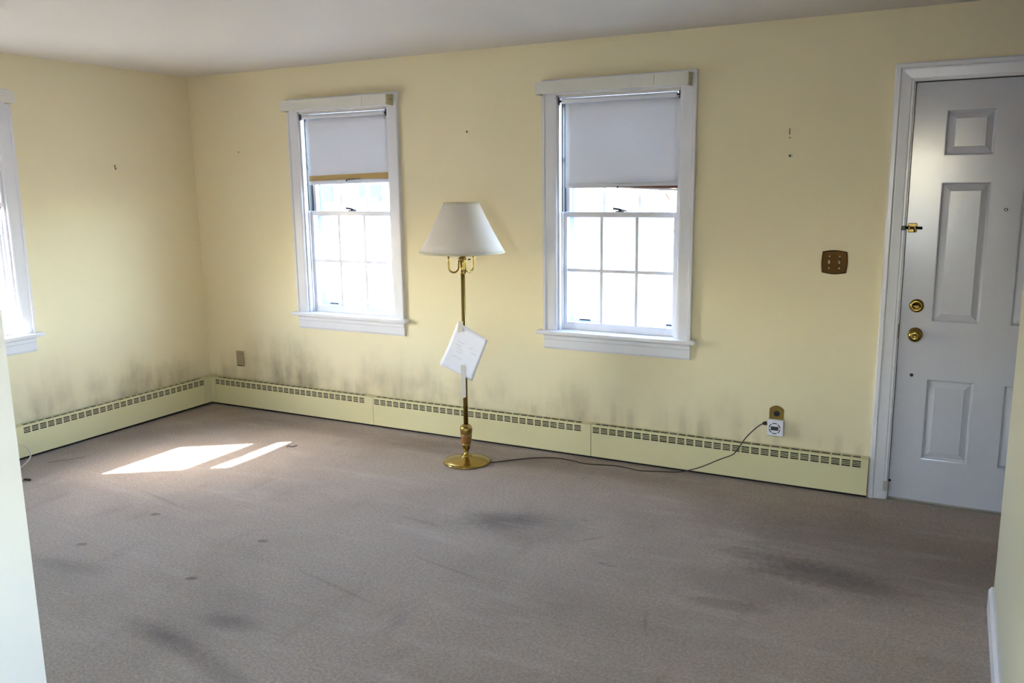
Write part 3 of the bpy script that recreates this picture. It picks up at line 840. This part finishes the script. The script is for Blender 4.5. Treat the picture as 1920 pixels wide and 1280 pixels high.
def ink(cx, cz, L):
    mb = MB(); d = Vector((0.912, 0, -0.41)); nrm = Vector((0.41, 0, 0.912))
    pts = []
    for i in range(int(L / 0.004)):
        q = Vector((cx, 0, cz)) + d * (i * 0.004) + nrm * rw.uniform(-0.003, 0.003)
        x = q.x
        yy = -0.442 - 0.012 * ((2 * (x - 2.515) / 0.3) ** 2) - 0.0042
        pts.append((x - LX, yy - LY, q.z - 0.38))
    mb.tube(pts, 0.0007, 5).build('handwriting', 'pencil', note)
for cx, cz, L in ((2.46, 0.725, 0.05), (2.45, 0.705, 0.04), (2.535, 0.690, 0.03), (2.45, 0.685, 0.05), (2.45, 0.665, 0.045), (2.545, 0.660, 0.04), (2.425, 0.640, 0.07)):
    ink(cx, cz, L)
def tape(nm, x0, x1, z0, z1, y, skew=0.0):
    MB().prism([(x0 - LX, y - LY, z0 - 0.38), (x1 - LX, y - LY, z0 - 0.38 + 0.008), (x1 - LX + skew, y - LY, z1 - 0.38), (x0 - LX + skew, y - LY, z1 - 0.38 - 0.004)], (0, 0.0007, 0)).build(nm, 'tape', note)
tape('tape', 2.476, 2.506, 0.39, 0.588, -0.4475)
tape('tape', 2.462, 2.492, 0.770, 0.838, -0.4475, 0.006)

# ------------------------------------------------------------------ plates, timer, nails
def bulged(x0, x1, z0, z1, bt, bs, n=10):
    """plate outline with bowed top and bottom and slightly bowed sides"""
    P_ = []
    for i in range(n + 1):
        u = i / n; P_.append((x0 + (x1 - x0) * u, z0 - bt * math.sin(PI * u)))
    for i in range(1, n):
        u = i / n; P_.append((x1 + bs * math.sin(PI * u), z0 + (z1 - z0) * u))
    for i in range(n + 1):
        u = i / n; P_.append((x1 - (x1 - x0) * u, z1 + bt * math.sin(PI * u)))
    for i in range(1, n):
        u = i / n; P_.append((x0 - bs * math.sin(PI * u), z1 - (z1 - z0) * u))
    return P_
def plate(out, m, nm, par, rim=0.005, th=0.005):
    mb = MB()
    cx = sum(p[0] for p in out) / len(out); cz = sum(p[1] for p in out) / len(out)
    def ring(k, y): return [mb.bm.verts.new((cx + (p[0] - cx) * k, y, cz + (p[1] - cz) * k)) for p in out]
    R_ = [ring(1.0, -0.0003), ring(1.0, -0.0022), ring(0.96, -th), ring(0.90, -th + 0.0006), ring(0.88, -th + 0.0006)]
    for Aq, Bq in zip(R_[:-1], R_[1:]):
        for i in range(len(out)):
            mb.bm.faces.new((Aq[i], Aq[(i + 1) % len(out)], Bq[(i + 1) % len(out)], Bq[i]))
    mb.bm.faces.new(R_[0][::-1]); mb.bm.faces.new(R_[-1])
    return mb.build(nm, m, par)
sw = thing('light_switch', 'brass double light switch plate beside the front door', 'light switch', (0, 0, 0))
plate(bulged(4.337, 4.453, 1.136, 1.241, 0.008, 0.004), 'brass_dark', 'plate', sw)
for xx in (4.371, 4.419):
    tg = MB().box(xx - 0.0055, -0.0062, 1.176, xx + 0.0055, -0.0042, 1.201, 0.001).build('toggle_slot', 'bronze', sw)
    MB().prism([(xx - 0.004, -0.005, 1.182), (xx + 0.004, -0.005, 1.182), (xx + 0.004, -0.016, 1.190), (xx + 0.004, -0.014, 1.197), (xx - 0.004, -0.014, 1.197), (xx - 0.004, -0.016, 1.190)][0:2] + [(xx + 0.004, -0.005, 1.196), (xx - 0.004, -0.005, 1.196)], (0, -0.011, 0.003)).build('toggle', 'plate', tg)
    for zz in (1.159, 1.218):
        MB().lathe([(0.0042, 0.0042), (0.0036, 0.0062), (0.001, 0.0066)], (xx, 0, zz), 'y', 14).build('screw', 'chrome', sw)

ot = thing('wall_outlet', 'arched brass outlet plate above the heater behind the plug-in timer', 'outlet', (0, 0, 0))
P_ = [(4.113, 0.300), (4.185, 0.300), (4.186, 0.405)] + [(4.186 - 0.074 * i / 8, 0.405 + 0.019 * math.sin(PI * i / 8) ** 0.8) for i in range(1, 8)] + [(4.112, 0.405)]
plate(P_, 'brass_sat', 'plate', ot)
MB().lathe([(0.0165, 0.0035), (0.0165, 0.0065), (0.014, 0.0075)], (4.151, 0, 0.381), 'y', 6).build('receptacle', 'navy', ot)
tm = thing('plug_in_timer', 'white square plug-in timer with grey display in the brass outlet', 'timer', (0, 0, 0))
tx0, tx1, tz0, tz1, ty = 4.109, 4.192, 0.267, 0.352, -0.036
MB().box(tx0, ty, tz0, tx1, -0.0062, tz1, 0.004).build('body', 'timer', tm)
tcx, tcz = (tx0 + tx1) / 2 - 0.002, (tz0 + tz1) / 2 - 0.002
for k in range(6):
    a0 = math.radians(60 * k + 5 + 0); a1 = math.radians(60 * k + 55)
    a0 += math.radians(2); pts = []
    mb = MB(); ri, ro = 0.0255, 0.030
    ot_ = [(tcx + ro * math.cos(a0 + (a1 - a0) * i / 6), tcz + ro * math.sin(a0 + (a1 - a0) * i / 6)) for i in range(7)]
    in_ = [(tcx + ri * math.cos(a0 + (a1 - a0) * i / 6), tcz + ri * math.sin(a0 + (a1 - a0) * i / 6)) for i in range(7)]
    for i in range(6):
        mb.prism([(ot_[i][0], ty - 0.0001, ot_[i][1]), (ot_[i + 1][0], ty - 0.0001, ot_[i + 1][1]), (in_[i + 1][0], ty - 0.0001, in_[i + 1][1]), (in_[i][0], ty - 0.0001, in_[i][1])], (0, -0.0012, 0))
    mb.build('button', 'navy', tm)
MB().box(tcx - 0.0195, ty - 0.0012, tcz - 0.0105, tcx + 0.0195, ty + 0.001, tcz + 0.0105, 0.0008).build('display', 'lcd', tm)

pj = thing('wall_jack', 'painted-over wall jack plate near the room corner above the heater', 'wall plate', (0, 0, 0))
MB().box(0.286, -0.007, 0.304, 0.358, -0.0003, 0.417, 0.003).build('plate', 'plate', pj)
MB().prism([(0.308, -0.007, 0.318), (0.356, -0.007, 0.311), (0.356, -0.007, 0.398), (0.320, -0.007, 0.398), (0.308, -0.007, 0.385)], (0, -0.012, 0)).build('cover', 'plate', pj)
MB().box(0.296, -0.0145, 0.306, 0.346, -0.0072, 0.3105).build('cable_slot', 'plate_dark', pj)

def nail(x, z, r, label, m='bronze', wall='back', nm='nail'):
    if wall == 'back':
        o = MB().lathe([(r * 0.5, 0.0), (r * 0.5, 0.004), (r, 0.0045), (r, 0.006), (r * 0.4, 0.0068)], (x, 0, z), 'y', 14).build(nm, m)
    return tag(o, label, 'nail')
nail(2.29, 1.904, 0.0055, 'dark nail in the yellow wall high between the two windows')
nail(0.444, 1.838, 0.004, 'small nail in the wall between the room corner and window')
hk = thing('picture_hook', 'thin dark picture hook high on the wall left of the front door', 'hook', (4.151, 0, 1.834))
MB().box(-0.002, -0.004, -0.016, 0.002, -0.0003, 0.014, 0.001).build('strap', 'bronze', hk)
MB().lathe([(0.003, 0.0003), (0.003, 0.004), (0.001, 0.0045)], (0.002, 0, -0.031), 'y', 10).build('screw', 'bronze', hk)
an = thing('wall_anchor', 'wall anchor with white patch below the thin picture hook', 'wall anchor', (4.157, 0, 1.714))
MB().lathe([(0.010, 0.0003), (0.009, 0.0012), (0.001, 0.0014)], (0.003, 0, 0.001), 'y', 16).build('patch', 'spackle', an)
MB().lathe([(0.005, 0.0012), (0.0045, 0.003), (0.001, 0.0032)], (0, 0, 0), 'y', 12).build('anchor', 'bronze', an)
lh = thing('picture_hook', 'small bent picture hook on the left wall', 'hook', (0, -0.664, 1.733))
MB().tube([(0.0025, 0.0, 0.014), (0.003, -0.001, 0.004), (0.003, 0.002, -0.004), (0.006, 0.001, -0.012), (0.012, 0, -0.011), (0.013, 0, -0.006)], 0.0026, 8).build('wire', 'bronze', lh)
MB().lathe([(0.005, 0.0), (0.005, 0.003)], (0.004, 0, 0.012), 'z', 10).build('nail_head', 'bronze', lh)

# ------------------------------------------------------------------ cable and scrap on the carpet
cb = thing('coax_cable', 'cream cable with dark connector on the carpet by the left heater', 'cable', (0.2, -1.66, 0))
q = [(0.10, -1.60, 0.11), (0.088, -1.545, 0.105), (0.094, -1.515, 0.07), (0.12, -1.525, 0.03), (0.165, -1.60, 0.006), (0.22, -1.70, 0.005), (0.30, -1.755, 0.005), (0.375, -1.755, 0.005), (0.41, -1.752, 0.005)]
MB().tube([Vector(p_) - Vector((0.2, -1.66, 0)) for p_ in catmull(q, 6)], 0.0042, 8).build('cable', 'cable', cb)
MB().tube([Vector(p_) - Vector((0.2, -1.66, 0)) for p_ in ((0.405, -1.752, 0.0065), (0.425, -1.748, 0.0065), (0.447, -1.744, 0.0065))], [0.006, 0.0068, 0.006], 10).build('connector', 'bronze', cb)
sc = MB().tube(catmull([(1.325, -0.655, 0.004), (1.33, -0.642, 0.008), (1.342, -0.638, 0.004), (1.362, -0.628, 0.005), (1.372, -0.612, 0.010)], 4), 0.0026, 7).build('carpet_scrap', 'black')
tag(sc, 'thin dark scrap on the carpet beside the sunlit strip', 'scrap')
th = MB().tube(catmull([(0.235, -1.50, 0.003), (0.28, -1.44, 0.003), (0.33, -1.37, 0.004), (0.35, -1.33, 0.003)], 5), 0.0010, 6).build('loose_thread', 'bare_wood')
tag(th, 'thin brown thread lying on the carpet near the left heater', 'thread')

# ------------------------------------------------------------------ outside, seen through the panes
hs = thing('neighbour_house', 'blue-grey house far outside, seen through the window nearest the corner', 'house', (-17.0, 21.0, -0.42))
MB().box(-9, 0, 0, 6, 8, 5.2).build('wall', 'siding', hs)
MB().prism([(-9.4, -0.4, 5.1), (-9.4, 8.4, 5.1), (-9.4, 4, 8.2)], (15.8, 0, 0)).build('roof', 'roof', hs)
for wx in (-7.4, -4.6, -1.6, 0.2, 2.4, 4.2):
    f_ = MB().box(wx - 0.12, -0.06, 1.4, wx + 1.12, -0.001, 2.9).build('window', 'white', hs)
    MB().box(wx, -0.09, 1.5, wx + 1.0, -0.061, 2.12).build('pane', 'housewin', f_)
    MB().box(wx, -0.09, 2.18, wx + 1.0, -0.061, 2.8).build('pane', 'housewin', f_)

def bare_tree(x, y, h, seed, label):
    rr = random.Random(seed)
    t = thing('bare_tree', label, 'tree', (x, y, -0.42), 'bare trees outside')
    tr = [Vector((0, 0, 0))]
    for i in range(1, 7):
        tr.append(Vector((rr.uniform(-0.1, 0.1) * i * 0.5, rr.uniform(-0.1, 0.1) * i * 0.5, h * i / 6)))
    MB().tube(tr, [0.15 * (1 - i / 7.5) for i in range(7)], 8).build('trunk', 'bark', t)
    for k in range(16):
        zf = rr.uniform(0.1, 0.85); b0 = Vector((0, 0, h * zf)); a = rr.uniform(0, 2 * PI); L = rr.uniform(0.8, 1.8)
        p1 = b0 + Vector((math.cos(a) * L * 0.5, math.sin(a) * L * 0.5, L * 0.35))
        p2 = b0 + Vector((math.cos(a + 0.3) * L, math.sin(a + 0.3) * L, L * 0.8))
        p3 = p2 + Vector((rr.uniform(-0.4, 0.4), rr.uniform(-0.4, 0.4), 0.5))
        MB().tube([b0, p1, p2, p3], [0.045, 0.03, 0.02, 0.008], 6).build('branch', 'bark', t)
    return t
bare_tree(-5.0, 24.0, 4.5, 5, 'bare tree outside, seen through the middle of the window nearest the door')
bare_tree(-3.2, 22.0, 4.0, 9, 'bare tree outside at the right edge of the window nearest the door')
